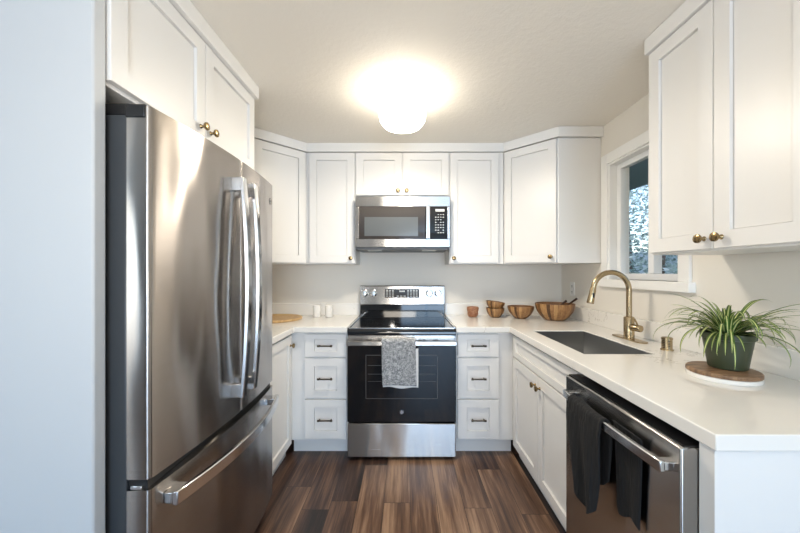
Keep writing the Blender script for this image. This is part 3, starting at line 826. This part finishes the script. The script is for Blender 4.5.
# hinges; black cover enlarged to stand in for shade above the case
mb = MB(); mb.box(-0.80, -0.742, FY0-0.004, FY0+0.05, 1.752, 1.7905); mb.box(-1.25, -0.80, FY0+0.012, FY0+0.15, 1.7655, 1.80)
mb.build('hinge_cover_shade_fill', M['black'], fr, bev=0.004)
MB().box(-0.79, -0.757, FY0+0.003, FY0+0.05, 0.6835, 0.6945).build('hinge', M['chrome'], fr, bev=0.002)
def bow_handle(y, parent):
    mb = MB(); z0, z1 = 0.80, 1.695; n = 28; w = 0.0155
    xs = fx_(y)
    o_, i_ = [], []
    for k in range(n+1):
        z = z0+(z1-z0)*k/n; u = (z-(z0+z1)/2)/((z1-z0)/2)
        xo = xs+0.050+0.023*(1-u*u); o_.append((xo, z)); i_.append((xo-0.016, z))
    mb.extr(o_+i_[::-1], 'y', y-w, y+w)
    for z in (z0+0.028, z1-0.028): mb.box(xs-0.002, xs+0.044, y-0.011, y+0.011, z-0.028, z+0.028)
    mb.build('handle', M['chrome'], parent, bev=0.003, smooth=30)
bow_handle(1.358, d1); bow_handle(1.458, d2)
mb = MB(); ya, yb = 1.00, 1.80; n = 28; o_, i_ = [], []
for k in range(n+1):
    y = ya+(yb-ya)*k/n; u = (y-1.4)/0.4
    xo = -0.735+0.052+0.056*(1-u*u); o_.append((xo, y)); i_.append((xo-0.017, y))
mb.prism(o_+i_[::-1], 0.608, 0.650)
for y in (ya+0.03, yb-0.03): mb.box(fx_(y)-0.002, -0.735+0.052, y-0.028, y+0.028, 0.612, 0.646)
mb.build('handle', M['chrome'], d3, bev=0.003, smooth=30)
badge(d2, 1.79, fx_(1.79)+0.0005, 1.69, 0.017, face='+x')

# cabinet over the fridge (faces +X)
t = thing('fridge_cabinet', (-0.857, 1.40, 1.845), 'white two-door cabinet above the refrigerator', 'cabinet', rotz=PI/2, local=True)
MB().box(-0.462, 0.462, 0, 0.55, 0, UZ1-1.845).build('body', M['cab'], t, local=True, bev=0.002)
door(t, -0.452, -0.002, 0.012, UZ1-1.845-0.004, (-0.035, 0.062)); door(t, 0.002, 0.452, 0.012, UZ1-1.845-0.004, (0.035, 0.062))
struct(MB().box(-0.857, -0.8175, 0.93, 1.866, UZ1, ZC-0.001).build('trim_2', M['cab'], bev=0.002))

# ------------------------------------------------------------------ right upper cabinet (faces -X)
t = thing('wall_cabinet', (1.10, 1.1725, 1.385), 'white two-door wall cabinet hanging over the plant', 'cabinet', rotz=-PI/2, local=True)
MB().box(-0.3075, 0.3075, 0, 0.308, 0, UZ1-1.385).build('body', M['cab'], t, local=True, bev=0.002)
door(t, -0.304, 0.002, 0.008, UZ1-1.385-0.004, (-0.030, 0.045)); door(t, 0.006, 0.304, 0.008, UZ1-1.385-0.004, (0.036, 0.045))
struct(MB().box(1.068, 1.11, 0.86, 1.487, UZ1, ZC-0.001).build('trim_3', M['cab'], bev=0.002))
struct(MB().box(1.11, 1.408, 1.462, 1.487, UZ1, ZC-0.001).build('trim_4', M['cab'], bev=0.002))

# ------------------------------------------------------------------ ceiling lamp
LX, LY = -0.015, 1.93
cl_ = thing('ceiling_light', (LX, LY, ZC), 'lit white opal glass ceiling light glowing above the kitchen', 'ceiling light')
MB().lathe([(0.062, 0), (0.064, -0.012), (0.058, -0.030), (0.052, -0.034), (0.052, -0.046)], (LX, LY, ZC), 40).build('mounting_ring', M['fixture'], cl_)
MB().lathe([(0.055, -0.040), (0.075, -0.048), (0.118, -0.060), (0.134, -0.085), (0.136, -0.125), (0.130, -0.160), (0.108, -0.188), (0.07, -0.203), (0.03, -0.208), (0.001, -0.2085)], (LX, LY, ZC), 48).build('glass_shade', M['globe'], cl_, smooth=60)

dl = D.lights.new('lamp_boost', 'AREA'); dl.shape = 'DISK'; dl.size = 0.16; dl.energy = 9; dl.color = (1.0, 0.90, 0.76)  # disc added under the shade to strengthen the lamp's downward light
dlo = D.objects.new('lamp_boost', dl); COL.objects.link(dlo); dlo.location = (LX, LY, ZC-0.212)

# ------------------------------------------------------------------ bowls
def bowl(name, c, r, h, label, group=None, foot=0.5, tilt=0, z=CZ1+0.0008):
    b = r*foot; N = 9; prof = [(b*0.9, 0), (b, 0.003)]
    for k in range(1, N+1):
        f = k/N; prof.append((b+(r-b)*math.sin(f*PI/2)**0.9, 0.003+(h-0.003)*f**1.15))
    t = 0.008 if r > 0.08 else 0.005
    prof.append((r-t*0.5, h+0.001))
    inn = []
    for k in range(N, 0, -1):
        f = k/N; inn.append((max(0.002, b+(r-b)*math.sin(f*PI/2)**0.9-t), 0.003+(h-0.003)*f**1.15 if k > 1 else 0.012))
    mb = MB(); mb.lathe(prof+inn+[(0.001, 0.012)], (0, 0, 0), 44)
    o = mb.build(name, [M['bowl'], M['bowlin']], local=True, smooth=50)
    ni = len(prof)
    for p in o.data.polygons:
        if p.index >= (ni-1)*44 and p.index < (ni+len(inn))*44: p.material_index = 1
    o.location = (c[0], c[1], z); o.rotation_euler = (0, tilt, 0)
    return tag(o, label, 'bowl', group)
bowl('wooden_bowl', (1.205, 2.68), 0.150, 0.132, 'largest wooden salad bowl holding two dark servers')
bowl('wooden_bowl', (0.963, 2.77), 0.106, 0.100, 'medium wooden bowl between the stacked bowls and the salad bowl', foot=0.42)
bowl('wooden_bowl', (0.77, 2.84), 0.076, 0.078, 'small wooden bowl at the bottom of the stack of two', foot=0.55)
bowl('wooden_bowl', (0.765, 2.84), 0.078, 0.062, 'small wooden bowl tilted on top of the stack of two', foot=0.62, tilt=0.13, z=CZ1+0.072)
# servers
def server(p0, p1, label, fork):
    t = thing('salad_server', p0, label, 'salad server')
    a, b = Vector(p0), Vector(p1)
    mb = MB(); mb.tube([a.lerp(b, 0.25), a.lerp(b, 0.7), b], [0.006, 0.007, 0.009], 10); mb.build('handle', M['darkwood'], t, smooth=60)
    mb = MB(); d = (b-a).normalized(); w = d.cross(Vector((0, 1, 0))).normalized()
    mb.tube([a, a.lerp(b, 0.06), a.lerp(b, 0.15), a.lerp(b, 0.27)], [0.008, 0.02, 0.02, 0.007], 12); mb.build('tines' if fork else 'bowl', M['darkwood'], t, smooth=60)
server((1.145, 2.69, CZ1+0.034), (1.262, 2.60, CZ1+0.162), 'shorter dark wooden server handle left in the salad bowl', False)
server((1.222, 2.745, CZ1+0.034), (1.335, 2.585, CZ1+0.178), 'longer dark wooden server handle pointing right from salad bowl', True)
# small jar
mb = MB(); mb.lathe([(0.030, 0), (0.040, 0.006), (0.047, 0.028), (0.044, 0.042), (0.047, 0.052), (0.051, 0.075), (0.048, 0.086), (0.043, 0.086), (0.040, 0.060), (0.001, 0.055)], (0.582, 2.86, CZ1+0.0005), 32)
tag(mb.build('wooden_pot', M['jar'], loc=(0.582, 2.86, CZ1), smooth=50), 'tiny reddish wooden pot right of the range', 'pot')
# white cups
for x, lb in ((-0.752, 'white ceramic tumbler beside the cutting board'), (-0.648, 'white ceramic tumbler nearer to the range')):
    mb = MB(); mb.lathe([(0.030, 0), (0.0325, 0.003), (0.0335, 0.098), (0.030, 0.100), (0.028, 0.090), (0.0275, 0.01), (0.001, 0.008)], (x, 2.84, CZ1+0.0005), 32)
    tag(mb.build('ceramic_tumbler', M['cup'], loc=(x, 2.84, CZ1), smooth=50), lb, 'cup')
mb = MB(); mb.lathe([(0.225, 0), (0.23, 0.004), (0.23, 0.014), (0.225, 0.018), (0.19, 0.018), (0.185, 0.015), (0.001, 0.015)], (-1.072, 2.70, CZ1+0.0005), 64)
tag(mb.build('cutting_board', M['board'], loc=(-1.072, 2.70, CZ1)), 'round light wooden cutting board on the left counter', 'cutting board')

# outlet on right wall
def outlet(y, z, label):
    o = MB().box(XW-0.006, XW, y-0.036, y+0.036, z-0.058, z+0.058).build('wall_outlet', M['outlet'], loc=(XW, y, z), bev=0.002)
    tag(o, label, 'outlet')
    for dz in (-0.024, 0.024):
        mb = MB()
        for dy in (-0.007, 0.007): mb.box(XW-0.0072, XW-0.005, y+dy-0.0015, y+dy+0.0015, z+dz-0.006, z+dz+0.006)
        mb.box(XW-0.0072, XW-0.005, y-0.003, y+0.003, z+dz-0.016, z+dz-0.011)
        mb.build('socket', M['black'], o)
outlet(2.80, 1.168, 'white wall outlet above the large salad bowl')

# ------------------------------------------------------------------ plant
PX, PY = 1.165, 1.222
pb = thing('round_trivet', (PX, PY, CZ1), 'round wood slice on a white base under the plant pot', 'trivet')
MB().lathe([(0.104, 0.0005), (0.105, 0.004), (0.105, 0.014), (0.101, 0.016)], (PX, PY, CZ1), 56).build('base', M['cup'], pb)
MB().lathe([(0.104, 0.0162), (0.105, 0.018), (0.105, 0.028), (0.102, 0.031)], (PX, PY, CZ1), 56).build('wood_top', M['slice'], pb)
pz0 = CZ1+0.0315
pp = thing('spider_plant', (PX+0.030, PY+0.012, pz0), 'spider plant with striped arching leaves in dark green pot', 'plant')
cx, cy = PX+0.030, PY+0.012
mb = MB(); mb.lathe([(0.052, 0), (0.056, 0.003), (0.072, 0.108), (0.078, 0.110), (0.080, 0.130), (0.076, 0.131), (0.070, 0.112), (0.069, 0.105), (0.001, 0.104)], (cx, cy, pz0), 48)
pt = mb.build('pot', M['pot'], pp, smooth=40)
MB().lathe([(0.0695, 0.1055), (0.06, 0.112), (0.03, 0.118), (0.001, 0.119)], (cx, cy, pz0), 32).build('soil', M['soil'], pp, smooth=60)
rnd = random.Random(11); mb = MB()
zs = pz0+0.112
nl = 110
for i in range(nl):
    a = 2*PI*i/nl*5.0 + rnd.uniform(-0.25, 0.25)
    lay = rnd.random()
    L = rnd.uniform(0.15, 0.285) * (0.8+0.25*lay)
    el = math.radians(rnd.uniform(22, 80)) ; droop = rnd.uniform(1.0, 2.9)*(1.0 if el < 1.2 else 1.3)
    W_ = rnd.uniform(0.0035, 0.008)
    p = Vector((cx+0.028*math.cos(a)*rnd.random(), cy+0.028*math.sin(a)*rnd.random(), zs)); n = 16
    dirh = Vector((math.cos(a), math.sin(a), 0)); side = Vector((-math.sin(a), math.cos(a), 0))
    rows = []; q = p.copy(); e_ = el; tw_ = rnd.uniform(-0.5, 0.5)
    for k in range(n+1):
        f = k/n
        w = W_*min(1, 0.45+f*3)*(1-f**3)**0.8 + 0.0003
        up = dirh*(-math.sin(e_)) + Vector((0, 0, math.cos(e_)))
        s_ = (side*math.cos(tw_*f) + up*math.sin(tw_*f))
        rows.append((q - s_*w + up*w*0.25, q.copy(), q + s_*w + up*w*0.25))
        q = q + (dirh*math.cos(e_)+Vector((0, 0, math.sin(e_))))*(L/n)
        e_ -= droop/n*(0.35+1.3*f)
        if q.x > XW-0.008: q.x = XW-0.008
        if q.x > 1.385 and q.z < 1.04: q.x = 1.385
        if q.z < CZ1+0.02: q.z = CZ1+0.02
    if q.z < CZ1+0.035: continue
    vs = [v for r_ in rows for v in r_]; fs = []; us = []
    for k in range(n):
        for j_ in range(2):
            A = k*3+j_; fs.append((A, A+1, A+4, A+3)); v0, v1 = k/n, (k+1)/n; u0, u1 = j_*0.5, j_*0.5+0.5
            us.append([(u0, v0), (u1, v0), (u1, v1), (u0, v1)])
    mb.add(vs, fs, 0, us)
mb.build('foliage', M['leaf'], pp, smooth=180)
